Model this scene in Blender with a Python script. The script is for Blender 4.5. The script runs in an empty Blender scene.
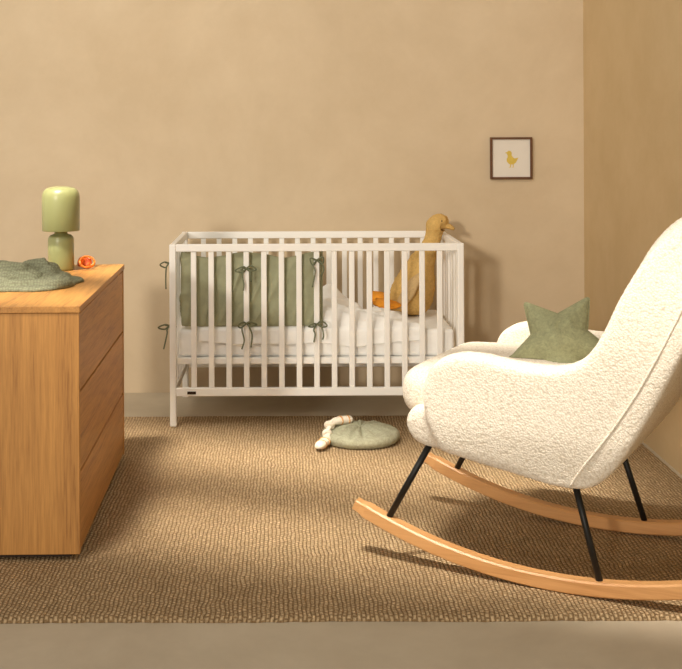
import bpy, bmesh, math, random
import numpy as np
from mathutils import Vector, Matrix, noise
from mathutils.bvhtree import BVHTree
random.seed(7)
scene = bpy.context.scene
COL = scene.collection
scene.view_settings.view_transform = 'Standard'

# ---------------------------------------------------------------- helpers
def lin(c):
    out = []
    for v in c[:3]:
        v = v/255.0
        out.append(v/12.92 if v <= 0.04045 else ((v+0.055)/1.055)**2.4)
    return (out[0], out[1], out[2], 1.0)

def newmat(name):
    m = bpy.data.materials.new(name); m.use_nodes = True
    nt = m.node_tree; nt.nodes.clear()
    out = nt.nodes.new('ShaderNodeOutputMaterial')
    b = nt.nodes.new('ShaderNodeBsdfPrincipled')
    nt.links.new(b.outputs[0], out.inputs[0])
    return m, nt, b

def ramp(nt, fac, stops):
    r = nt.nodes.new('ShaderNodeValToRGB')
    els = r.color_ramp.elements
    els[0].position = stops[0][0]; els[0].color = stops[0][1]
    els[1].position = stops[-1][0]; els[1].color = stops[-1][1]
    for p, c in stops[1:-1]:
        e = els.new(p); e.color = c
    nt.links.new(fac, r.inputs[0])
    return r.outputs[0]

def texco(nt, scale=(1,1,1), rot=(0,0,0), kind='Object'):
    tc = nt.nodes.new('ShaderNodeTexCoord'); mp = nt.nodes.new('ShaderNodeMapping')
    mp.inputs['Scale'].default_value = scale; mp.inputs['Rotation'].default_value = rot
    nt.links.new(tc.outputs[kind], mp.inputs[0]); return mp.outputs[0]

def noisetex(nt, vec, scale, detail=4, rough=0.55, dist=0.0):
    n = nt.nodes.new('ShaderNodeTexNoise')
    n.inputs['Scale'].default_value = scale; n.inputs['Detail'].default_value = detail
    n.inputs['Roughness'].default_value = rough; n.inputs['Distortion'].default_value = dist
    nt.links.new(vec, n.inputs['Vector']); return n.outputs[0]

def bump(nt, b, h, strength=0.3, dist=0.01):
    bp = nt.nodes.new('ShaderNodeBump'); bp.inputs['Strength'].default_value = strength
    bp.inputs['Distance'].default_value = dist
    nt.links.new(h, bp.inputs['Height']); nt.links.new(bp.outputs[0], b.inputs['Normal'])

def math_node(nt, op, a, bb=None, val=None):
    n = nt.nodes.new('ShaderNodeMath'); n.operation = op
    nt.links.new(a, n.inputs[0])
    if bb is not None: nt.links.new(bb, n.inputs[1])
    if val is not None: n.inputs[1].default_value = val
    return n.outputs[0]

def warped(nt, v, scale, amt):
    dn = nt.nodes.new('ShaderNodeTexNoise'); dn.inputs['Scale'].default_value = scale; nt.links.new(v, dn.inputs['Vector'])
    mx = nt.nodes.new('ShaderNodeVectorMath'); mx.operation = 'MULTIPLY_ADD'; mx.inputs[1].default_value = amt
    nt.links.new(dn.outputs['Color'], mx.inputs[0]); nt.links.new(v, mx.inputs[2]); return mx.outputs[0]

def multiply(nt, a, b_):
    m1 = nt.nodes.new('ShaderNodeMix'); m1.data_type = 'RGBA'; m1.blend_type = 'MULTIPLY'; m1.inputs[0].default_value = 1
    nt.links.new(a, m1.inputs[6]); nt.links.new(b_, m1.inputs[7]); return m1.outputs[2]

def simple(name, col, rough=0.5, var=0.08, nscale=12, bstr=0.0, bscale=300, bdist=0.002, coat=0.0, metal=0.0, spec=None):
    m, nt, b = newmat(name)
    v = texco(nt)
    c = lin(col)
    lo = tuple(x*(1-var) for x in c[:3])+(1,); hi = tuple(min(1, x*(1+var)) for x in c[:3])+(1,)
    n = noisetex(nt, v, nscale)
    nt.links.new(ramp(nt, n, [(0.35, lo), (0.65, hi)]), b.inputs['Base Color'])
    b.inputs['Roughness'].default_value = rough; b.inputs['Metallic'].default_value = metal
    if coat: b.inputs['Coat Weight'].default_value = coat
    if spec is not None: b.inputs['Specular IOR Level'].default_value = spec
    if bstr: bump(nt, b, noisetex(nt, v, bscale, 3), bstr, bdist)
    return m

def wood(name, c_lo, c_hi, axis='z', rough=0.45, freq=1.0):
    m, nt, b = newmat(name)
    k = 1.6*freq; s = 34*freq
    sc = {'z': (s, s, k), 'x': (k, s, s), 'y': (s, k, s)}[axis]
    n1 = noisetex(nt, texco(nt, sc), 1.0, 7, 0.65, 0.3)
    n2 = noisetex(nt, texco(nt, tuple(q*0.2 for q in sc)), 1.0, 3, 0.5, 1.6)
    n3 = noisetex(nt, texco(nt, tuple(q*5 for q in sc)), 1.0, 3, 0.6)
    a = math_node(nt, 'MULTIPLY', n1, val=0.36); c = math_node(nt, 'MULTIPLY', n2, val=0.28)
    d = math_node(nt, 'MULTIPLY', n3, val=0.36)
    f = math_node(nt, 'ADD', math_node(nt, 'ADD', a, c), d)
    mid = tuple((c_lo[i]*0.35+c_hi[i]*0.65) for i in range(3))
    nt.links.new(ramp(nt, f, [(0.35, lin(c_lo)), (0.46, lin(mid)), (0.60, lin(c_hi))]), b.inputs['Base Color'])
    b.inputs['Roughness'].default_value = rough
    bump(nt, b, n3, 0.08, 0.001)
    return m

def link(ob, parent=None):
    COL.objects.link(ob)
    if parent is not None: ob.parent = parent
    return ob

def mesh_ob(name, verts, faces, mat, parent=None, smooth=True):
    me = bpy.data.meshes.new(name); me.from_pydata([tuple(v) for v in verts], [], faces); me.update()
    if mat: me.materials.append(mat)
    if smooth: me.shade_smooth()
    return link(bpy.data.objects.new(name, me), parent)

def bm_ob(name, bm, mat, parent=None, smooth=False):
    me = bpy.data.meshes.new(name); bm.to_mesh(me); bm.free()
    if mat: me.materials.append(mat)
    if smooth: me.shade_smooth()
    return link(bpy.data.objects.new(name, me), parent)

def addbox(bm, lo, hi, bev=0.0, seg=2, mi=0):
    r = bmesh.ops.create_cube(bm, size=1.0)
    vs = r['verts']
    for v in vs:
        v.co = Vector([lo[i]+(v.co[i]+0.5)*(hi[i]-lo[i]) for i in range(3)])
    if bev > 0:
        es = list(set(e for v in vs for e in v.link_edges))
        bmesh.ops.bevel(bm, geom=es, offset=bev, segments=seg, affect='EDGES', profile=0.5)

def box(name, lo, hi, mat, parent=None, bev=0.003, seg=2, smooth=False):
    bm = bmesh.new(); addbox(bm, lo, hi, bev, seg)
    return bm_ob(name, bm, mat, parent, smooth)

def empty(name, loc, rotz=0.0, parent=None):
    e = bpy.data.objects.new(name, None); e.empty_display_size = 0.1
    e.location = loc; e.rotation_euler = (0, 0, rotz); COL.objects.link(e)
    if parent: e.parent = parent
    return e

def tag(ob, label, cat, group=None):
    ob["label"] = label; ob["category"] = cat
    if group: ob["group"] = group

def catmull(pts, n=8):
    P = [Vector(p) for p in pts]
    P = [P[0]*2-P[1]]+P+[P[-1]*2-P[-2]]
    out = []
    for i in range(1, len(P)-2):
        for k in range(n):
            t = k/n
            a, b, c, d = P[i-1], P[i], P[i+1], P[i+2]
            out.append(0.5*((2*b)+(c-a)*t+(2*a-5*b+4*c-d)*t*t+(3*b-a-3*c+d)*t**3))
    out.append(P[-2]); return out

def smooth_vals(vals, n):
    return [p.x for p in catmull([(v, 0, 0) for v in vals], n)]

def tube_geo(path, radii, seg=12, squash=1.0, cap=True):
    verts, faces = [], []
    n = len(path); t0 = (path[1]-path[0]).normalized()
    ref = Vector((0, 0, 1)) if abs(t0.z) < 0.9 else Vector((1, 0, 0))
    nrm = t0.cross(ref).normalized()
    for i in range(n):
        t = (path[min(i+1, n-1)]-path[max(i-1, 0)]).normalized()
        nrm = (nrm - t*nrm.dot(t)).normalized(); bn = t.cross(nrm)
        r = radii[i] if hasattr(radii, '__len__') else radii
        for k in range(seg):
            a = 2*math.pi*k/seg
            verts.append(path[i]+nrm*math.cos(a)*r+bn*math.sin(a)*r*squash)
    for i in range(n-1):
        for k in range(seg):
            k2 = (k+1) % seg
            faces.append((i*seg+k, i*seg+k2, (i+1)*seg+k2, (i+1)*seg+k))
    if cap:
        faces.append(tuple(reversed(range(seg)))); faces.append(tuple((n-1)*seg+k for k in range(seg)))
    return verts, faces

def tube(name, pts, radii, mat, parent=None, seg=12, n=8, squash=1.0):
    path = catmull(pts, n) if n > 1 else [Vector(p) for p in pts]
    if hasattr(radii, '__len__') and n > 1: radii = [max(0.001, r) for r in smooth_vals(list(radii), n)]
    v, f = tube_geo(path, radii, seg, squash)
    return mesh_ob(name, v, f, mat, parent)

def lathe(name, prof, mat, parent=None, seg=48):
    verts, faces = [], []
    for r, z in prof:
        for k in range(seg):
            a = 2*math.pi*k/seg; verts.append((r*math.cos(a), r*math.sin(a), z))
    for i in range(len(prof)-1):
        for k in range(seg):
            k2 = (k+1) % seg
            faces.append((i*seg+k, i*seg+k2, (i+1)*seg+k2, (i+1)*seg+k))
    faces.append(tuple(reversed(range(seg)))); faces.append(tuple((len(prof)-1)*seg+k for k in range(seg)))
    return mesh_ob(name, verts, faces, mat, parent)

def apply_mods(ob):
    dg = bpy.context.evaluated_depsgraph_get(); dg.update()
    ev = ob.evaluated_get(dg)
    me = bpy.data.meshes.new_from_object(ev)
    ob.modifiers.clear(); ob.data = me
    return me

def ribbon(name, strips, width, mat, parent=None):
    verts, faces = [], []
    for pts in strips:
        path = catmull(pts, 6); o = len(verts)
        for i, p in enumerate(path):
            t = (path[min(i+1, len(path)-1)]-path[max(i-1, 0)]).normalized()
            w = t.cross(Vector((0, 1, 0)))
            if w.length < 0.1: w = Vector((0, 0, 1))
            w = w.normalized()*width/2
            verts += [p+w, p-w]
        for i in range(len(path)-1):
            faces.append((o+2*i, o+2*i+1, o+2*i+3, o+2*i+2))
    ob = mesh_ob(name, verts, faces, mat, parent)
    s = ob.modifiers.new('s', 'SOLIDIFY'); s.thickness = 0.003; s.offset = 0
    return ob

def legacy_tex(name, scale, depth=1):
    tx = bpy.data.textures.new(name, 'CLOUDS'); tx.noise_scale = scale; tx.noise_depth = depth; return tx
def lumps(ob, tx, st):
    d = ob.modifiers.new('d', 'DISPLACE'); d.texture = tx; d.strength = st; d.mid_level = 0.5; d.texture_coords = 'LOCAL'

# ---------------------------------------------------------------- materials
def wall_mat(name, c0, c1, rough=0.9):
    m, nt, b = newmat(name)
    v = texco(nt)
    a = noisetex(nt, v, 1.1, 6, 0.65, 0.5)
    n2 = noisetex(nt, v, 6, 6, 0.65)
    f = math_node(nt, 'ADD', math_node(nt, 'MULTIPLY', a, val=0.7), math_node(nt, 'MULTIPLY', n2, val=0.3))
    nt.links.new(ramp(nt, f, [(0.38, lin(c0)), (0.62, lin(c1))]), b.inputs['Base Color'])
    b.inputs['Roughness'].default_value = rough
    b.inputs['Specular IOR Level'].default_value = 0.2
    bump(nt, b, n2, 0.10, 0.01)
    return m
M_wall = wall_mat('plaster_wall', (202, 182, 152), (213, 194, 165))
M_wall_shaded = wall_mat('plaster_wall_shaded', (200, 174, 132), (210, 185, 144))  # same plaster, right wall's shade put into a darker colour
M_floor = wall_mat('polished_concrete', (188, 175, 153), (204, 192, 170), 0.6)

def rug_mat():
    m, nt, b = newmat('woven_jute_rug')
    v0 = texco(nt)
    v = warped(nt, v0, 16, (0.018, 0.018, 0.0))
    br = nt.nodes.new('ShaderNodeTexBrick')
    mp = nt.nodes.new('ShaderNodeMapping'); mp.inputs['Rotation'].default_value = (0, 0, math.pi/2)
    nt.links.new(v, mp.inputs[0]); nt.links.new(mp.outputs[0], br.inputs['Vector'])
    br.inputs['Scale'].default_value = 1.0
    br.inputs['Brick Width'].default_value = 0.017; br.inputs['Row Height'].default_value = 0.0120
    br.inputs['Mortar Size'].default_value = 0.0040; br.inputs['Mortar Smooth'].default_value = 1.0
    br.inputs['Color1'].default_value = lin((220, 193, 155)); br.inputs['Color2'].default_value = lin((198, 171, 134))
    br.inputs['Mortar'].default_value = lin((152, 125, 90))
    n = noisetex(nt, v0, 115, 4, 0.75)
    var = ramp(nt, n, [(0.3, (0.56, 0.54, 0.51, 1)), (0.7, (1.24, 1.24, 1.24, 1))])
    big = ramp(nt, noisetex(nt, v0, 2.0, 3), [(0.3, (0.93, 0.93, 0.93, 1)), (0.7, (1.05, 1.05, 1.05, 1))])
    nt.links.new(multiply(nt, multiply(nt, br.outputs['Color'], var), big), b.inputs['Base Color'])
    inv = math_node(nt, 'MULTIPLY', br.outputs['Fac'], val=-1.0)
    h = math_node(nt, 'ADD', inv, math_node(nt, 'MULTIPLY', n, val=0.9))
    bump(nt, b, h, 0.8, 0.006)
    b.inputs['Roughness'].default_value = 0.95; b.inputs['Specular IOR Level'].default_value = 0.1
    return m
M_rug = rug_mat()
M_oak_v = wood('oak_vertical', (136, 88, 38), (206, 150, 80), 'z')
M_oak_y = wood('oak_horizontal', (142, 93, 42), (206, 150, 80), 'y')
M_beech = wood('beech_rocker', (188, 134, 80), (214, 162, 106), 'x', 0.4, 0.7)
M_dark = simple('recess_shade_and_plate', (52, 34, 20), 0.8)  # shadow line under the dresser painted on the plinth; also the dark plate
M_white = simple('white_lacquer', (252, 251, 247), 0.4, 0.01, 6)
M_sheet = simple('white_cotton', (252, 252, 250), 0.85, 0.012, 20, 0.25, 60, 0.004)
M_green = simple('sage_cotton', (158, 160, 131), 0.9, 0.06, 25, 0.3, 60, 0.004)
M_tie = simple('sage_tie', (110, 116, 90), 0.9, 0.08, 30)
M_lamp = simple('glossy_olive_lacquer', (150, 152, 102), 0.3, 0.02, 5, coat=0.25)
M_metal = simple('black_metal', (28, 28, 27), 0.45, 0.1, 30, metal=0.3)
M_frame = simple('walnut_frame', (98, 62, 38), 0.45, 0.15, 40)
M_paper = simple('cream_print_paper', (226, 219, 208), 0.85, 0.02, 10)
M_yellow = simple('yellow_ink', (214, 186, 84), 0.8, 0.05, 40)
M_orange = simple('orange_silicone', (232, 96, 20), 0.35, 0.05, 20)
M_amber = simple('amber_ring', (216, 112, 30), 0.3, 0.05, 20)
M_orangef = simple('orange_felt', (240, 156, 40), 0.9, 0.08, 50)
M_toy = simple('cream_knit', (240, 231, 213), 0.95, 0.04, 60, 0.4, 200, 0.003)
M_toyb = simple('peach_knit', (222, 170, 112), 0.95, 0.08, 60, 0.4, 200, 0.003)
M_black = simple('black_bead', (15, 12, 10), 0.2)

def muslin(name, c, scale=120, amp=0.5, crinkle=38, lo=0.72, hi=1.16):
    m, nt, b = newmat(name)
    v = texco(nt)
    n = noisetex(nt, v, scale, 4, 0.7, 0.5); c0 = lin(c)
    n2 = noisetex(nt, warped(nt, v, 12, (0.05, 0.05, 0.05)), crinkle, 5, 0.7, 1.5)
    mixn = math_node(nt, 'ADD', math_node(nt, 'MULTIPLY', n, val=0.5), math_node(nt, 'MULTIPLY', n2, val=0.5))
    nt.links.new(ramp(nt, mixn, [(0.34, tuple(x*lo for x in c0[:3])+(1,)), (0.64, tuple(x*hi for x in c0[:3])+(1,))]), b.inputs['Base Color'])
    bump(nt, b, math_node(nt, 'ADD', n2, math_node(nt, 'MULTIPLY', n, val=0.5)), amp, 0.008)
    b.inputs['Roughness'].default_value = 0.95; b.inputs['Specular IOR Level'].default_value = 0.15
    return m
M_star = muslin('star_muslin', (156, 157, 122), 110, 0.6, 30, 0.74, 1.16)
M_pad = muslin('pale_sage_muslin', (172, 171, 146), 90, 0.6)
M_goose = muslin('mustard_plush', (212, 174, 106), 90, 0.4, 38, 0.8, 1.12)
M_wing = muslin('tan_wing_fabric', (202, 172, 124), 90, 0.4, 38, 0.8, 1.12)

def waffle(name, c):
    m, nt, b = newmat(name)
    v = texco(nt); c0 = lin(c)
    vw = warped(nt, v, 8, (0.03, 0.03, 0.0))
    vo = nt.nodes.new('ShaderNodeTexVoronoi'); vo.inputs['Scale'].default_value = 110; vo.inputs['Randomness'].default_value = 0.35
    nt.links.new(vw, vo.inputs['Vector'])
    nt.links.new(ramp(nt, vo.outputs['Distance'], [(0.1, tuple(x*1.15 for x in c0[:3])+(1,)), (0.7, tuple(x*0.66 for x in c0[:3])+(1,))]), b.inputs['Base Color'])
    bump(nt, b, math_node(nt, 'MULTIPLY', vo.outputs['Distance'], val=-1.0), 0.5, 0.003)
    b.inputs['Roughness'].default_value = 0.95; b.inputs['Specular IOR Level'].default_value = 0.1
    return m
M_muslin = waffle('sage_waffle_knit', (140, 142, 117))

def boucle():
    m, nt, b = newmat('cream_boucle')
    v = texco(nt)
    vo = nt.nodes.new('ShaderNodeTexVoronoi'); vo.inputs['Scale'].default_value = 175
    nt.links.new(warped(nt, v, 110, (0.006, 0.006, 0.006)), vo.inputs['Vector'])
    n = noisetex(nt, v, 60, 3, 0.6)
    f = math_node(nt, 'ADD', vo.outputs['Distance'], math_node(nt, 'MULTIPLY', n, val=0.25))
    nt.links.new(ramp(nt, f, [(0.30, lin((240, 232, 218))), (0.65, lin((233, 223, 207))), (1.0, lin((216, 203, 183)))]), b.inputs['Base Color'])
    h = math_node(nt, 'MULTIPLY', vo.outputs['Distance'], val=-1.0)
    bump(nt, b, h, 0.42, 0.0035)
    b.inputs['Roughness'].default_value = 1.0; b.inputs['Specular IOR Level'].default_value = 0.1
    return m
M_boucle = boucle()

# ---------------------------------------------------------------- room
XR, YB = 1.461, 5.87
def struct(ob): ob["kind"] = "structure"; return ob
struct(box('floor', (-3.5, -0.5, -0.1), (XR, YB, 0), M_floor, bev=0))
struct(box('wall_back', (-3.5, YB, -0.1), (XR+0.12, YB+0.12, 3.0), M_wall, bev=0))
struct(box('wall_right', (XR, -0.5, -0.1), (XR+0.12, YB, 3.0), M_wall_shaded, bev=0))

def rug():
    x0, x1, y0, y1, h = -1.6, 1.440, 3.125, 5.34, 0.012
    nx, ny = 240, 176; verts = []; faces = []
    for j in range(ny+1):
        for i in range(nx+1):
            u, w = i/nx, j/ny
            x = x0+(x1-x0)*u; y = y0+(y1-y0)*w
            e = 0.005
            if j in (0, ny): y += e*noise.noise(Vector((x*30, 0, j)))+0.006*noise.noise(Vector((x*3, 0, j)))
            if i in (0, nx): x += e*noise.noise(Vector((0, y*30, i)))
            z = h+0.0012*noise.noise(Vector((x*14, y*14, 0)))
            if i in (0, nx) or j in (0, ny): z = 0.004
            verts.append((x, y, z))
    for j in range(ny):
        for i in range(nx):
            a = j*(nx+1)+i; faces.append((a, a+1, a+nx+2, a+nx+1))
    o = len(verts)
    ring = [i for i in range(nx+1)]+[j*(nx+1)+nx for j in range(1, ny+1)]+[ny*(nx+1)+i for i in range(nx-1, -1, -1)]+[j*(nx+1) for j in range(ny-1, 0, -1)]
    for r in ring: verts.append((verts[r][0], verts[r][1], 0.0))
    L = len(ring)
    for k in range(L):
        faces.append((ring[k], o+k, o+(k+1) % L, ring[(k+1) % L]))
    faces.append(tuple(o+k for k in reversed(range(L))))
    ob = mesh_ob('rug', verts, faces, M_rug)
    tag(ob, "large flat-woven natural jute rug in tan brown on concrete floor", "rug")
rug()
RZ = 0.0132

# ---------------------------------------------------------------- dresser
dr = empty('dresser', (-0.612, 3.550, RZ), 0.0153)
tag(dr, "low oak dresser with three handleless drawers standing on the rug", "dresser")
DX, DY, DH = 0.53, 1.11, 0.750
box('plinth', (-DX+0.02, 0.03, 0.0), (-0.03, DY-0.02, 0.020), M_dark, dr, 0.0)
bm = bmesh.new()
t = 0.019; zb = 0.016
addbox(bm, (-DX, 0, zb), (0, t, DH-0.02), 0.0012, 1)
addbox(bm, (-DX, DY-t, zb), (0, DY, DH-0.02), 0.0012, 1)
addbox(bm, (-DX, t-0.002, 0.021), (-0.024, DY-t+0.002, 0.038), 0.001, 1)
addbox(bm, (-DX, t-0.002, 0.038), (-DX+0.01, DY-t+0.002, DH-0.02), 0.001, 1)
bm_ob('carcass', bm, M_oak_v, dr)
box('top_panel', (-DX-0.003, -0.003, DH-0.019), (0.003, DY+0.003, DH), M_oak_y, dr, 0.0015)
hh = (DH-0.02-0.018)/3
for i in range(3):
    z0 = 0.018+i*hh
    box('drawer', (-0.022, t+0.003, z0+0.002), (-0.002, DY-t-0.003, z0+hh-0.006), M_oak_y, dr, 0.002)
TZ = RZ+DH

# ---------------------------------------------------------------- lamp
lp = empty('table_lamp', (-0.838, 4.48, TZ))
tag(lp, "glossy olive green mushroom table lamp with domed shade on the dresser", "lamp")
prof = [(0.042, 0), (0.047, 0.002), (0.0485, 0.008), (0.0485, 0.108), (0.0475, 0.118), (0.044, 0.126), (0.038, 0.131), (0.028, 0.134), (0.024, 0.137), (0.024, 0.17)]
lathe('lamp_base', prof, M_lamp, lp)
prof = [(0.020, 0.160), (0.066, 0.160), (0.066, 0.1475), (0.0685, 0.147), (0.0695, 0.149), (0.0702, 0.262), (0.0696, 0.275), (0.0675, 0.286), (0.063, 0.296), (0.056, 0.303), (0.046, 0.3075), (0.030, 0.3105), (0.010, 0.312)]
lathe('lamp_shade', prof, M_lamp, lp)

# ---------------------------------------------------------------- pacifier
pc = empty('pacifier', (-0.765, 4.50, TZ+0.003))
tag(pc, "orange silicone baby pacifier with ring lying on the dresser", "pacifier")
pts = [(0.027*math.cos(a), 0.0, 0.027+0.023*math.sin(a)) for a in [i*2*math.pi/24 for i in range(25)]]
r1 = tube('ring_handle', pts, 0.0045, M_amber, pc, 8, 1); r1.location = (0.028, -0.034, 0.004); r1.rotation_euler = (-0.6, 0, 0.3)
bm = bmesh.new(); bmesh.ops.create_uvsphere(bm, u_segments=24, v_segments=12, radius=1.0)
for v in bm.verts:
    x, y, z = v.co; v.co = Vector((0.034*x, 0.005*y+0.010*x*x, 0.025*z*(1-0.25*(1-abs(x)))+0.026))
g = bm_ob('mouth_shield', bm, M_orange, pc, True); g.location = (0.0, 0, 0); g.rotation_euler = (-0.35, 0, -0.5)
tube('teat', [(0.0, 0.004, 0.021), (0.006, 0.02, 0.022), (0.012, 0.032, 0.021), (0.014, 0.04, 0.02)], [0.006, 0.006, 0.0095, 0.004], M_orange, pc, 12)

# ---------------------------------------------------------------- folded cloth on dresser
def cloth(name, cx, cy, z0, mat, seed):
    W, D_, nx, ny = 0.26, 0.36, 180, 240
    layers = [(0.0, 0.0, 0.185, 0.275, 0.0, 0.010), (0.035, -0.06, 0.12, 0.16, 0.6, 0.017), (-0.05, 0.07, 0.12, 0.15, -0.5, 0.016),
              (0.01, 0.04, 0.13, 0.070, 0.35, 0.018), (-0.03, -0.04, 0.11, 0.06, -0.4, 0.016), (0.05, 0.11, 0.08, 0.05, 0.8, 0.013)]
    def sd(x, y, L):
        ox, oy, rx, ry, rot, th = L
        x -= ox; y -= oy
        c, s_ = math.cos(rot), math.sin(rot); x, y = c*x+s_*y, -s_*x+c*y
        a = math.atan2(y, x)
        w = 1+0.10*math.sin(3*a+seed+ox*50)+0.06*math.sin(5*a+oy*70)+0.02*math.sin(9*a+ox*90)
        return (1-((abs(x)/rx/w)**2.4+(abs(y)/ry/w)**2.4)**(1/2.4))*min(rx, ry)
    H = {}
    for j in range(ny+1):
        for i in range(nx+1):
            x = -W+2*W*i/nx; y = -D_+2*D_*j/ny
            base = sd(x, y, layers[0])
            if base <= 0: continue
            h = 0.002
            for L in layers:
                d = sd(x, y, L)
                if d > 0:
                    q = min(1, d/0.020); h += L[5]*math.sqrt(1-(1-q)**2)*(1-0.35*min(1, d/0.08))
            e = min(1, base/0.05)
            rdg = max(0, 1-abs(noise.noise(Vector((x*8+seed, y*6, 1.5))))*3)
            h += e*(0.014*rdg+0.012*(0.5+0.5*noise.noise(Vector((x*9, y*9, seed))))+0.002*noise.noise(Vector((x*26, y*26, seed+3))))
            H[(i, j)] = h
    verts = []; idx = {}; faces = []
    for (i, j), h in H.items():
        idx[(i, j)] = len(verts); verts.append((-W+2*W*i/nx, -D_+2*D_*j/ny, h))
    nb = len(verts)
    for (i, j) in H:
        verts.append((-W+2*W*i/nx, -D_+2*D_*j/ny, 0.0))
    edges = {}
    for (i, j) in H:
        if (i+1, j) in H and (i, j+1) in H and (i+1, j+1) in H:
            q = (idx[(i, j)], idx[(i+1, j)], idx[(i+1, j+1)], idx[(i, j+1)])
            faces.append(q); faces.append(tuple(v+nb for v in reversed(q)))
            for k in range(4):
                a, b_ = q[k], q[(k+1) % 4]
                if (b_, a) in edges: del edges[(b_, a)]
                else: edges[(a, b_)] = 1
    for a, b_ in edges: faces.append((b_, a, a+nb, b_+nb))
    ob = mesh_ob(name, verts, faces, mat); ob.location = (cx, cy, z0)
    bm = bmesh.new(); bm.from_mesh(ob.data)
    bmesh.ops.delete(bm, geom=[v for v in bm.verts if not v.link_faces], context='VERTS'); bm.to_mesh(ob.data); bm.free()
    ob.data.shade_smooth()
    sm_ = ob.modifiers.new('sm', 'SMOOTH'); sm_.factor = 0.5; sm_.iterations = 5
    return ob
cl = cloth('knitted_cloth', -0.895, 4.10, TZ, M_muslin, 2.3)
tag(cl, "folded grey green knitted cloth lying on the dresser", "cloth")

# ---------------------------------------------------------------- picture
pf = empty('picture_frame', (1.103, YB, 1.14))
tag(pf, "small walnut framed print of a yellow duckling hung on the wall", "picture")
s = 0.102; bm = bmesh.new(); w = 0.010
for lo, hi in [((-s, -0.022, -s), (s, 0, -s+w)), ((-s, -0.022, s-w), (s, 0, s)), ((-s, -0.022, -s+w), (-s+w, 0, s-w)), ((s-w, -0.022, -s+w), (s, 0, s-w))]:
    addbox(bm, lo, hi, 0.001, 1)
bm_ob('frame', bm, M_frame, pf)
box('print', (-s+w, -0.013, -s+w), (s-w, -0.001, s-w), M_paper, pf, 0)
duck = [(-30, 6), (-24, 4), (-14, 2), (-6, 8), (-2, 16), (-3, 24), (2, 32), (11, 33), (17, 28), (26, 25), (18, 22), (15, 16), (14, 8), (18, 0), (18, -10), (10, -20), (4, -22), (5, -32), (12, -34), (2, -35), (0, -23), (-6, -22), (-7, -32), (0, -34), (-10, -35), (-10, -22), (-20, -14)]
k = 0.0012
mesh_ob('duckling_drawing', [(-p[0]*k, -0.0134, p[1]*k-0.004) for p in duck], [tuple(range(len(duck)))], M_yellow, pf, False)

# ---------------------------------------------------------------- crib
CX0, CX1, CY0, CY1, CH = -0.498, 0.764, 5.135, 5.79, 0.794
cr = empty('crib', ((CX0+CX1)/2, (CY0+CY1)/2, 0))
tag(cr, "white wooden baby crib with vertical bars against the wall", "crib")
def cbox(name, lo, hi, parent, bev=0.003, mat=None):
    cx, cy = (CX0+CX1)/2, (CY0+CY1)/2
    return box(name, (lo[0]-cx, lo[1]-cy, lo[2]), (hi[0]-cx, hi[1]-cy, hi[2]), mat or M_white, parent, bev)
lw = 0.028
for x in (CX0, CX1-lw):
    cbox('leg', (x, CY0, RZ), (x+lw, CY0+lw, CH), cr, 0.004)
    cbox('leg', (x, CY1-lw, 0.0), (x+lw, CY1, CH), cr, 0.004)
bw = 0.024; bt = 0.012
def side_panel(kind):
    p = empty('side_panel', (0, 0, 0), 0, cr)
    z_top0, z_top1, z_b0, z_b1 = CH-0.032, CH, 0.143, 0.178
    if kind in ('front', 'back'):
        y = CY0 if kind == 'front' else CY1-lw
        cbox('top_rail', (CX0+lw, y+0.003, z_top0), (CX1-lw, y+lw-0.003, z_top1), p)
        cbox('bottom_rail', (CX0+lw, y+0.003, z_b0), (CX1-lw, y+lw-0.003, z_b1), p)
        n = 15; step = (CX1-CX0-2*lw)/(n+1)
        for i in range(n):
            x = CX0+lw+step*(i+1)
            cbox('bar', (x-bw/2, y+lw/2-bt/2, z_b1), (x+bw/2, y+lw/2+bt/2, z_top0), p)
    else:
        x = CX0 if kind == 'left' else CX1-lw
        cbox('top_rail', (x+0.003, CY0+lw, z_top0), (x+lw-0.003, CY1-lw, z_top1), p)
        cbox('bottom_rail', (x+0.003, CY0+lw, z_b0), (x+lw-0.003, CY1-lw, z_b1), p)
        n = 6; step = (CY1-CY0-2*lw)/(n+1)
        for i in range(n):
            y = CY0+lw+step*(i+1)
            cbox('bar', (x+lw/2-bt/2, y-bw/2, z_b1), (x+lw/2+bt/2, y+bw/2, z_top0), p)
for k in ('front', 'back', 'left', 'right'): side_panel(k)
cbox('mattress_base', (CX0+lw+0.001, CY0+lw+0.001, 0.275), (CX1-lw-0.001, CY1-lw-0.001, 0.302), cr, 0.003)
cbox('maker_plate', (CX0+0.075, CY0+0.001, 0.152), (CX0+0.112, CY0+0.0035, 0.164), cr, 0, M_dark)

MZ = 0.42
def mattress():
    lo = (CX0+lw+0.006, CY0+lw+0.022, 0.3025); hi = (CX1-lw-0.006, CY1-lw-0.008, MZ)
    bm = bmesh.new()
    addbox(bm, lo, hi, 0.02, 4)
    bmesh.ops.subdivide_edges(bm, edges=[e for e in bm.edges if e.calc_length() > 0.05], cuts=40, use_grid_fill=True)
    ob = bm_ob('mattress', bm, M_sheet, None, True)
    for v in ob.data.vertices:
        if v.co.y < lo[1]+0.02 and v.co.z < MZ-0.01:
            v.co.y += 0.005*noise.noise(Vector((v.co.x*16+v.co.z*10, v.co.z*14, 2)))
    tag(ob, "crib mattress with white fitted sheet inside the crib", "mattress")
mattress()

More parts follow.
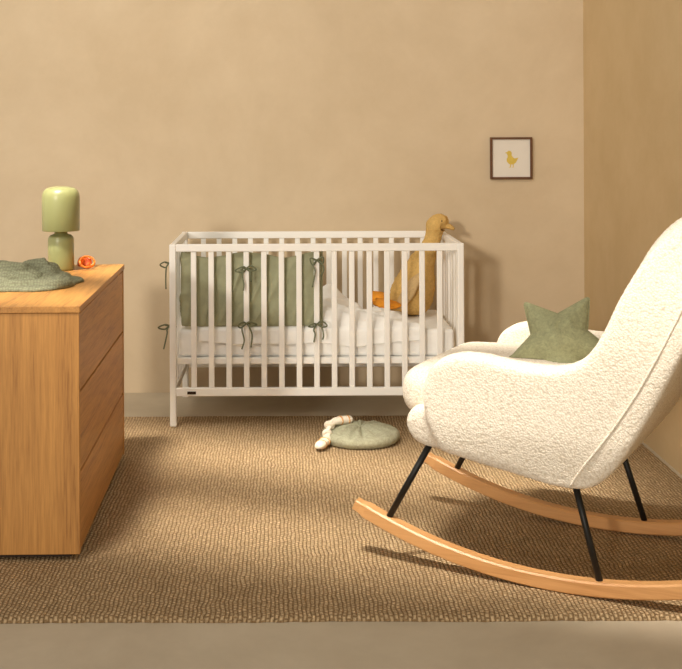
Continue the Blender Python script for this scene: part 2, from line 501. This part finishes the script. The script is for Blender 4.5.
def duvet():
    # drapes over the front edge of the mattress, then lies rumpled across it
    x0, x1 = -0.38, 0.60
    ya, yb = CY0+lw+0.010, CY1-lw-0.03
    nx, n1, n2 = 220, 16, 100; verts = []; faces = []
    for j in range(n1+n2+1):
        for i in range(nx+1):
            u = i/nx; x = x0+(x1-x0)*u
            drop = 0.045+0.035*(0.5+0.5*noise.noise(Vector((x*5, 0, 4))))*min(1, 6*min(u, 1-u))
            if j <= n1:
                w1 = j/n1
                y = ya+0.006*noise.noise(Vector((x*18, w1*1.5, 6)))*(1-w1*0.5)+0.004
                z = MZ-drop+(drop+0.010)*w1
                if w1 > 0.8: y += 0.012*((w1-0.8)/0.2)**2
            else:
                w = (j-n1)/n2
                y = ya+0.016+(yb-ya-0.016)*w
                pull = 0.26*max(0, u-0.5)*2*(0.5-0.5*math.cos(math.pi*min(1, w*1.3)))
                x -= pull
                f = 0.5+0.5*noise.noise(Vector((x*5, y*5, 1.7)))
                q = noise.noise(Vector((x*4, y*4, 8)))
                f2 = max(0, 1-abs(noise.noise(Vector((x*7+q, y*10+q, 3))))*3)
                env = min(1, 9*min(u, 1-u))*min(1, 9*(1-w))*min(1, 0.1+w*7); env = env*(2-env)
                z = MZ+0.010*max(0, 1-w*8)+0.003+env*(0.022+0.042*f+0.038*f2)*(1-0.35*max(0, (u-0.6)/0.4))
                z += 0.07*math.exp(-(((x-0.20)/0.06)**2+((y-5.58)/0.09)**2))*env
            verts.append((x, y, z))
    for j in range(n1+n2):
        for i in range(nx):
            a = j*(nx+1)+i; faces.append((a, a+1, a+nx+2, a+nx+1))
    ob = mesh_ob('duvet', verts, faces, M_sheet)
    so = ob.modifiers.new('s', 'SOLIDIFY'); so.thickness = 0.005; so.offset = 1
    tag(ob, "rumpled white cotton duvet draped over the crib mattress", "duvet")
duvet()

# ---------------------------------------------------------------- bumper
def bumper():
    zf = MZ+0.016
    y_in = CY0+lw+0.018; x_in = CX0+lw+0.020
    path = []
    xs_right = 0.160
    n1 = 140
    for i in range(n1+1): path.append((xs_right+(x_in+0.03-xs_right)*i/n1, y_in))
    for i in range(1, 8):
        a = math.pi/2*i/7
        path.append((x_in+0.03-0.03*math.sin(a), y_in+0.03-0.03*math.cos(a)))
    for i in range(1, 60): path.append((x_in, y_in+0.03+0.47*i/59))
    L = [0]
    for i in range(1, len(path)): L.append(L[-1]+math.dist(path[i], path[i-1]))
    nz = 46; verts = []; faces = []
    def mk(side):
        o = len(verts)
        for i, (x, y) in enumerate(path):
            a = path[max(i-1, 0)]; b_ = path[min(i+1, len(path)-1)]
            tx, ty = b_[0]-a[0], b_[1]-a[1]; l = math.hypot(tx, ty); nx_, ny_ = ty/l, -tx/l
            ch = abs(math.sin(math.pi*L[i]/0.158))**0.6
            top = 0.322-0.020*abs(math.sin(math.pi*L[i]/0.316))+0.012*noise.noise(Vector((L[i]*9, 0, 0)))
            for j in range(nz+1):
                w = j/nz; z = zf+top*w
                pf_ = (1-(2*w-1)**6)
                fold = max(0, 1-abs(noise.noise(Vector((L[i]*13+z*5, z*4, side*3))))*3.5)
                pp = 0.002+0.006*ch*pf_ + (0.005*noise.noise(Vector((L[i]*14, z*9, side)))+0.010*fold)*pf_
                edge = min(1, 40*min(i, len(path)-1-i)/len(path))
                pp = max(0.001, pp*edge)
                verts.append((x+side*nx_*pp, y+side*ny_*pp, z))
        return o
    oA = mk(1); oB = mk(-1); n = len(path); m = nz+1
    for o, flip in ((oA, False), (oB, True)):
        for i in range(n-1):
            for j in range(nz):
                q = (o+i*m+j, o+(i+1)*m+j, o+(i+1)*m+j+1, o+i*m+j+1)
                faces.append(q[::-1] if flip else q)
    for i in range(n-1):
        for j in (0, nz):
            faces.append((oA+i*m+j, oA+(i+1)*m+j, oB+(i+1)*m+j, oB+i*m+j))
    for i in (0, n-1):
        for j in range(nz):
            faces.append((oA+i*m+j, oA+i*m+j+1, oB+i*m+j+1, oB+i*m+j))
    ob = mesh_ob('crib_bumper', verts, faces, M_green)
    bm = bmesh.new(); bm.from_mesh(ob.data); bmesh.ops.recalc_face_normals(bm, faces=bm.faces); bm.to_mesh(ob.data); bm.free()
    ob.data.shade_smooth()
    tag(ob, "quilted sage green crib bumper tied to the bars with bows", "crib bumper")
    return ob
bp_ = bumper()
def bow(x, y, z, s=1.0, seed=0):
    rnd = random.Random(seed)
    j = lambda a: a*(1+0.8*(rnd.random()-0.5))
    y -= 0.006
    strips = [
        [(x, y, z), (x-j(0.022)*s, y-0.012, z+j(0.008)*s), (x-j(0.046)*s, y-0.006, z-0.010*s), (x-j(0.025)*s, y-0.002, z-j(0.020)*s), (x, y, z)],
        [(x, y, z), (x+j(0.025)*s, y-0.012, z+j(0.014)*s), (x+j(0.041)*s, y-0.006, z-0.006*s), (x+j(0.022)*s, y-0.002, z-j(0.018)*s), (x, y, z)],
        [(x, y, z), (x-j(0.016)*s, y-0.010, z-0.025*s), (x-j(0.012)*s, y-0.012, z-j(0.065)*s), (x-j(0.024)*s, y-0.012, z-j(0.115)*s)],
        [(x, y, z), (x+j(0.018)*s, y-0.010, z-0.015*s), (x+j(0.026)*s, y-0.012, z-j(0.045)*s), (x+j(0.022)*s, y-0.012, z-j(0.10)*s)],
        [(x-0.016, y+0.002, z+0.002), (x, y-0.004, z), (x+0.016, y+0.002, z-0.002)]]
    return ribbon('tie_bow', strips, 0.006, M_tie, bp_)
barx = [CX0+lw+(CX1-CX0-2*lw)/16*(i+1) for i in range(15)]
yf = CY0+lw/2-bt/2
for i, (x, z) in enumerate([(barx[3], 0.69), (barx[7], 0.725), (barx[3], 0.455), (barx[7], 0.45)]):
    bow(x, yf, z, 0.85, i+1)
for i, z in enumerate([0.71, 0.44]):
    bow(CX0-0.006, CY0+0.05, z, 0.75, 10+i)

# ---------------------------------------------------------------- plush goose
gs = empty('plush_goose', (0.622, 5.58, MZ+0.002))
tag(gs, "mustard plush goose with orange feet sitting in the crib", "plush toy")
gp = [(-0.055, -0.01, 0.004), (-0.050, -0.01, 0.030), (-0.040, -0.005, 0.080), (-0.022, 0, 0.135), (-0.006, 0, 0.185), (0.010, 0, 0.235), (0.034, 0, 0.285), (0.058, 0, 0.335), (0.068, -0.002, 0.375), (0.078, -0.006, 0.412), (0.103, -0.014, 0.424), (0.125, -0.020, 0.412)]
gr = [0.030, 0.088, 0.108, 0.104, 0.088, 0.068, 0.052, 0.043, 0.041, 0.049, 0.046, 0.018]
gb = tube('body', gp, gr, M_goose, gs, 36, 12, 0.92)
lumps(gb, legacy_tex('plush_fuzz', 0.016, 1), 0.009)
tube('wing', [(0.000, -0.078, 0.205), (-0.035, -0.100, 0.165), (-0.065, -0.106, 0.115), (-0.095, -0.102, 0.070), (-0.115, -0.092, 0.045)], [0.014, 0.038, 0.046, 0.034, 0.010], M_wing, gs, 20, 10, 0.38)
tube('beak', [(0.118, -0.02, 0.416), (0.140, -0.028, 0.408), (0.158, -0.034, 0.398)], [0.022, 0.018, 0.010], M_goose, gs, 14, 6, 0.65)
for sy, x1_ in ((-0.075, -0.14), (0.03, -0.14)):
    tube('leg', [(-0.07, sy*0.6, 0.035), (-0.10, sy, 0.042), (x1_, sy*1.2, 0.046)], [0.024, 0.017, 0.014], M_goose, gs, 14, 6)
for sgn in (-1, 1):
    bm = bmesh.new(); bmesh.ops.create_uvsphere(bm, u_segments=12, v_segments=8, radius=0.005)
    e = bm_ob('eye', bm, M_black, gs, True); e.location = (0.098, -0.013+sgn*0.038, 0.436)
def webfoot(loc, rz_):
    out = [(0.03, 0), (0.01, 0.018), (-0.03, 0.030), (-0.072, 0.036), (-0.060, 0.018), (-0.086, 0.004), (-0.062, -0.014), (-0.074, -0.032), (-0.03, -0.028), (0.01, -0.016)]
    bm = bmesh.new()
    lo = [bm.verts.new((x*1.2, y*1.15, -0.009)) for x, y in out]; hi = [bm.verts.new((x*1.2, y*1.15, 0.009)) for x, y in out]
    bm.faces.new(lo[::-1]); bm.faces.new(hi)
    for i in range(len(out)):
        k = (i+1) % len(out); bm.faces.new((lo[i], lo[k], hi[k], hi[i]))
    bmesh.ops.bevel(bm, geom=list(bm.edges), offset=0.005, segments=2, affect='EDGES')
    o = bm_ob('foot', bm, M_orangef, gs, True); o.location = loc; o.rotation_euler = (0.5, 0.08, rz_)
webfoot((-0.128, -0.125, 0.062), 0.10); webfoot((-0.140, 0.035, 0.070), -0.15)

# ---------------------------------------------------------------- floor cushion + toy
def disc(name, r, h, mat):
    prof = []
    for i in range(19):
        a = -math.pi/2+math.pi*i/18
        prof.append((r-h*0.5+h*0.5*math.cos(a) if 0 < i < 18 else r-h*0.5, h/2+h/2*math.sin(a)))
    prof += [(r*0.85*(1-k/24), h+0.016*math.sin(math.pi/2*k/24)) for k in range(1, 24)]+[(0.004, h+0.014)]
    ob = lathe(name, prof, mat, seg=144)
    for v in ob.data.vertices:
        a = math.atan2(v.co.y, v.co.x)
        v.co.x *= 1+0.006*math.sin(22*a); v.co.y *= 1+0.006*math.sin(22*a)
        if v.co.z > h*0.4:
            rr = math.hypot(v.co.x, v.co.y)/r
            v.co.z += 0.010*math.sin(14*a+math.sin(3*a))*rr*max(0, 1-rr)*3+0.004*noise.noise(Vector((v.co.x*24, v.co.y*24, 0)))
            v.co.z -= 0.014*math.exp(-(rr/0.10)**2)
    return ob
pad = disc('floor_cushion', 0.160, 0.046, M_pad); pad.location = (0.303, 4.90, RZ)
tag(pad, "round pale sage muslin floor cushion lying on the rug", "cushion")
ty = empty('knotted_comforter', (0.172, 4.80, RZ)); ty.scale = (0.9, 0.9, 0.9)
tag(ty, "small cream knotted baby toy with peach bands beside a cushion", "baby toy")
body = [(0.112, 0.155, 0.084), (0.100, 0.152, 0.085), (0.065, 0.140, 0.086), (0.030, 0.118, 0.084), (0.006, 0.088, 0.076), (-0.006, 0.052, 0.056), (-0.012, 0.015, 0.030), (-0.030, -0.030, 0.026), (-0.045, -0.066, 0.024), (-0.052, -0.084, 0.020)]
tube('knit_body', body, [0.012, 0.024, 0.026, 0.023, 0.013, 0.012, 0.022, 0.026, 0.024, 0.010], M_toy, ty, 18, 8, 0.70)
def knot(c, r, tr, tilt, mat, nm):
    pts = [(r*math.cos(a), 0, r*math.sin(a)) for a in [i*2*math.pi/20 for i in range(21)]]
    o = tube(nm, pts, tr, mat, ty, 10, 1); o.location = c; o.rotation_euler = tilt; return o
knot((0.004, 0.086, 0.075), 0.013, 0.012, (0.5, 0, -0.3), M_toy, 'knot')
knot((-0.008, 0.044, 0.050), 0.012, 0.011, (0.5, 0, 0.0), M_toy, 'knot')
for c, tl in (((0.090, 0.150, 0.0855), (0, 0, -1.25)), ((0.056, 0.136, 0.086), (0, 0, -1.15)), ((-0.022, -0.012, 0.027), (0, 0, -0.35)), ((-0.037, -0.048, 0.025), (0, 0, -0.35))):
    kb = knot(c, 0.0235, 0.0045, tl, M_toyb, 'band'); kb.scale = (1, 1, 0.74)

# ---------------------------------------------------------------- rocking chair
ang = math.atan2(0.477, -0.879)
ch = empty('rocking_chair', (0.983, 3.500, RZ), ang)
tag(ch, "cream boucle upholstered rocking chair with black legs and wooden rockers", "rocking chair")
def extrude_profile(bm, prof, y0, y1):
    a = [bm.verts.new((x, y0, z)) for x, z in prof]; b_ = [bm.verts.new((x, y1, z)) for x, z in prof]
    bm.faces.new(a); bm.faces.new(b_[::-1])
    n = len(prof)
    for i in range(n):
        k = (i+1) % n; bm.faces.new((a[i], b_[i], b_[k], a[k]))
def cmp2(prof, n=5):
    P = catmull([(p[0], 0, p[1]) for p in prof+[prof[0]]], n)[:-1]
    return [(p.x, p.z) for p in P]
side = [(0.44, 0.352), (0.26, 0.318), (0.06, 0.292), (-0.04, 0.345), (-0.14, 0.50), (-0.235, 0.69), (-0.31, 0.87), (-0.35, 0.99), (-0.335, 1.07), (-0.27, 1.09),
        (-0.195, 1.055), (-0.14, 0.99), (-0.10, 0.91), (-0.06, 0.82), (-0.02, 0.72), (0.03, 0.650), (0.11, 0.618), (0.22, 0.622), (0.33, 0.636), (0.410, 0.628), (0.468, 0.585), (0.490, 0.48)]
back = [(0.02, 0.31), (-0.05, 0.355), (-0.15, 0.51), (-0.245, 0.70), (-0.325, 0.88), (-0.37, 1.0), (-0.355, 1.09), (-0.29, 1.112),
        (-0.23, 1.06), (-0.19, 0.96), (-0.14, 0.82), (-0.09, 0.68), (-0.03, 0.54), (0.08, 0.44)]
seat = [(0.46, 0.348), (0.28, 0.320), (0.04, 0.30), (-0.05, 0.37), (-0.02, 0.43), (0.3, 0.445), (0.50, 0.468), (0.556, 0.455), (0.572, 0.408), (0.534, 0.360)]
bm = bmesh.new()
extrude_profile(bm, cmp2(side), 0.262, 0.358)
extrude_profile(bm, cmp2(side), -0.358, -0.262)
extrude_profile(bm, cmp2(back), -0.30, 0.30)
extrude_profile(bm, cmp2(seat), -0.325, 0.325)
bmesh.ops.recalc_face_normals(bm, faces=bm.faces)
shell = bm_ob('upholstered_shell', bm, M_boucle, None, True)
r = shell.modifiers.new('r', 'REMESH'); r.mode = 'VOXEL'; r.voxel_size = 0.0055
sm = shell.modifiers.new('sm', 'SMOOTH'); sm.factor = 0.7; sm.iterations = 50
apply_mods(shell)
for v in shell.data.vertices:
    x, y, z = v.co
    if z > 0.62:
        k = (z-0.62)/0.48
        y *= 1-0.20*k*k
        q = min(1, abs(y)/0.30)
        v.co.z = z-0.08*(q**3)*max(0, k)**2
        v.co.y = y
    if z < 0.44:
        v.co.y = y*(1-0.06*min(1, (0.44-z)/0.12)**1.5)
    if x > 0.46 and z < 0.49:
        v.co.x = x-0.020*(min(1, abs(y)/0.31)**4)*(x-0.46)/0.12
sm = shell.modifiers.new('sm', 'SMOOTH'); sm.factor = 0.6; sm.iterations = 14
apply_mods(shell)
txb = legacy_tex('boucle_lumps', 0.0055, 0)
shell.data.materials.clear(); shell.data.materials.append(M_boucle); shell.data.shade_smooth()
bvh = BVHTree.FromPolygons([v.co.copy() for v in shell.data.vertices], [tuple(p.vertices) for p in shell.data.polygons])
for sg in (1, -1):
    pts = []
    for p in catmull([(0.065, 0, 0.305), (0.03, 0, 0.36), (-0.05, 0, 0.47), (-0.13, 0, 0.60), (-0.205, 0, 0.75), (-0.27, 0, 0.90), (-0.29, 0, 0.99)], 8):
        hit = bvh.ray_cast(Vector((p.x, sg*0.6, p.z)), Vector((0, -sg, 0)))
        if hit[0] is not None: pts.append(hit[0]+Vector((0, sg*0.001, 0)))
    v, f = tube_geo(pts, 0.0034, 8)
    mesh_ob('piping', v, f, M_boucle, ch)
lumps(shell, txb, 0.0025); shell.parent = ch
def puffbox(name, lo, hi, crown, mat, parent, bev):
    bm = bmesh.new(); addbox(bm, lo, hi, bev, 6)
    ob = bm_ob(name, bm, mat, None, True)
    r = ob.modifiers.new('r', 'REMESH'); r.mode = 'VOXEL'; r.voxel_size = 0.0055
    s_ = ob.modifiers.new('sm', 'SMOOTH'); s_.factor = 0.6; s_.iterations = 14
    apply_mods(ob)
    cx = (lo[0]+hi[0])/2; hx = (hi[0]-lo[0])/2; cy = (lo[1]+hi[1])/2; hy = (hi[1]-lo[1])/2; zm = (lo[2]+hi[2])/2
    for v in ob.data.vertices:
        u = (v.co.x-cx)/hx; w = (v.co.y-cy)/hy
        k = max(0, 1-u**4)*max(0, 1-w**4)
        if v.co.z > zm: v.co.z += crown*k
    ob.data.materials.clear(); ob.data.materials.append(mat); ob.data.shade_smooth(); ob.parent = parent
    return ob
cu = puffbox('seat_cushion', (-0.03, -0.276, 0.424), (0.598, 0.276, 0.565), 0.015, M_boucle, ch, 0.058)
lumps(cu, txb, 0.0025)
S0, R = 0.12, 1.5
def rocker(y):
    n = 60; verts = []; faces = []; hw = 0.021; th = 0.040
    for i in range(n+1):
        s_ = -0.33+(0.735+0.33)*i/n
        a = math.asin((s_-S0)/R); z0 = R-R*math.cos(a); nx, nz = -math.sin(a), math.cos(a)
        e = 1.0
        if i < 2 or i > n-2: e = 0.8
        for (dy, t_) in ((-hw, 0.004), (-hw+0.004, 0.0), (hw-0.004, 0.0), (hw, 0.004), (hw, th-0.005), (hw-0.005, th), (-hw+0.005, th), (-hw, th-0.005)):
            t2 = th/2+(t_-th/2)*e
            verts.append((s_+nx*t2, y+dy*e, z0+nz*t2))
    for i in range(n):
        for k in range(8):
            k2 = (k+1) % 8; faces.append((i*8+k, (i+1)*8+k, (i+1)*8+k2, i*8+k2))
    faces.append(tuple(range(8))); faces.append(tuple(reversed([n*8+k for k in range(8)])))
    mesh_ob('rocker', verts, faces, M_beech, ch, False)
def rz(s_): return (s_-S0)**2/(2*R)+0.036
for y in (0.285, -0.285):
    rocker(y); sg = 1 if y > 0 else -1
    tube('leg', [(0.622, y, rz(0.622)), (0.485, y-sg*0.02, 0.372)], 0.0095, M_metal, ch, 12, 1)
    tube('leg', [(0.0, y, rz(0.0)), (0.085, y-sg*0.03, 0.33)], 0.0095, M_metal, ch, 12, 1)

# ---------------------------------------------------------------- star pillow
def star(name, R1, R2, th, mat):
    nr, na = 30, 200; verts = []; faces = []
    def rad(a):
        k = (a/(2*math.pi/5)) % 1.0; t_ = abs(k-0.5)*2
        A = math.pi/5*(1-t_)
        x1, y1 = R1, 0; x2, y2 = R2*math.cos(math.pi/5), R2*math.sin(math.pi/5)
        ca, sa = math.cos(A), math.sin(A); dx, dy = x2-x1, y2-y1
        r = (x1*dy-y1*dx)/(ca*dy-sa*dx)
        return min(r, R1*0.96)
    rim = []
    for sgn in (1, -1):
        for i in range(nr+1):
            for k in range(na):
                a = 2*math.pi*k/na; rho = i/nr; r = rad(a)
                x, y = r*rho*math.cos(a), r*rho*math.sin(a)
                loc = min(1.0, 0.44+0.56*(1-(math.hypot(x, y)/R1)))
                z = sgn*th*math.sqrt(max(0, 1-rho**2.4))*loc
                cr_ = max(0, 1-abs(noise.noise(Vector((x*16+3, y*16, sgn*3))))*5)
                z += sgn*0.006*cr_*(1-rho**2)
                verts.append((x, y, z))
                if sgn == 1 and i == nr: rim.append(Vector((x, y, z)))
    m = (nr+1)*na
    for q in range(2):
        for i in range(nr):
            for k in range(na):
                k2 = (k+1) % na; f = (q*m+i*na+k, q*m+(i+1)*na+k, q*m+(i+1)*na+k2, q*m+i*na+k2)
                faces.append(f if q == 0 else f[::-1])
    ob = mesh_ob(name, verts, faces, mat)
    bm = bmesh.new(); bm.from_mesh(ob.data); bmesh.ops.remove_doubles(bm, verts=bm.verts, dist=0.0003); bm.to_mesh(ob.data); bm.free()
    ob.data.shade_smooth()
    v, f = tube_geo(rim+[rim[0]], 0.0024, 6)
    seam = mesh_ob('seam', v, f, mat, ob)
    return ob, seam
st, seam = star('star_cushion', 0.170, 0.088, 0.060, M_star)
tag(st, "sage green muslin star-shaped cushion resting on the chair seat", "cushion")
nrm = Vector((-0.30, -0.80, 0.50)).normalized()
MW = Matrix.Translation((0.825, 3.615, 0.642)) @ nrm.to_track_quat('Z', 'Y').to_matrix().to_4x4() @ Matrix.Rotation(math.radians(62), 4, 'Z')
inv = MW.inverted(); zs = 0.602
for ob_ in (st, seam):
    for v in ob_.data.vertices:
        p = MW @ v.co
        if p.z < zs:
            d = zs-p.z; p.z = zs-0.01*(1-math.exp(-d/0.01)); p.y -= 0.30*d
            v.co = inv @ p
st.matrix_world = MW

# ---------------------------------------------------------------- lights
w = bpy.data.worlds.new('world'); scene.world = w; w.use_nodes = True
w.node_tree.nodes['Background'].inputs[0].default_value = (1.0, 0.91, 0.79, 1)
w.node_tree.nodes['Background'].inputs[1].default_value = 0.55
def sun(name, d, strength, angle, col):
    l = bpy.data.lights.new(name, 'SUN'); l.energy = strength; l.angle = math.radians(angle); l.color = col
    o = bpy.data.objects.new(name, l); COL.objects.link(o); o.location = (-2, -1, 4)
    o.rotation_euler = Vector(d).to_track_quat('-Z', 'Y').to_euler(); return o
def area(name, loc, target, size, energy, col, spread=180, size_y=None, roll=0):
    l = bpy.data.lights.new(name, 'AREA'); l.size = size; l.energy = energy; l.color = col; l.spread = math.radians(spread)
    if size_y: l.shape = 'RECTANGLE'; l.size_y = size_y
    o = bpy.data.objects.new(name, l); o.location = loc; COL.objects.link(o)
    q = (Vector(target)-Vector(loc)).to_track_quat('-Z', 'Y')
    o.rotation_euler = (q.to_matrix() @ Matrix.Rotation(math.radians(roll), 3, 'Z')).to_euler(); return o
LC = (1.0, 0.915, 0.79)
sun('low_sun', (0.36, 0.92, -0.18), 1.0, 4, LC)
area('added_wall_glow', (-1.9, 2.2, 3.4), (-0.5, 5.87, 1.6), 1.0, 17, LC, 90)  # added lamp without a real source, brightens the upper-left wall
area('added_rug_band', (-0.7, 3.5, 3.0), (-0.1, 4.65, 0.0), 2.6, 7.5, LC, 17, 0.10, 7)  # added overhead strip, no real source, lays a light band on the rug
area('added_rug_band', (-0.5, 2.7, 3.0), (0.1, 3.75, 0.0), 2.8, 6.0, LC, 16, 0.10, 9)  # second added strip for the nearer band

# ---------------------------------------------------------------- camera
cam = bpy.data.cameras.new('camera'); co = bpy.data.objects.new('camera', cam); COL.objects.link(co)
co.location = (0, 0, 1.282); co.rotation_euler = (math.radians(90), math.radians(0.25), 0)
cam.sensor_width = 36; cam.sensor_fit = 'HORIZONTAL'; cam.lens = 36*1200/682
cam.shift_x = (341-285)/682; cam.shift_y = -(334.5-130)/682
cam.clip_start = 0.05
scene.camera = co
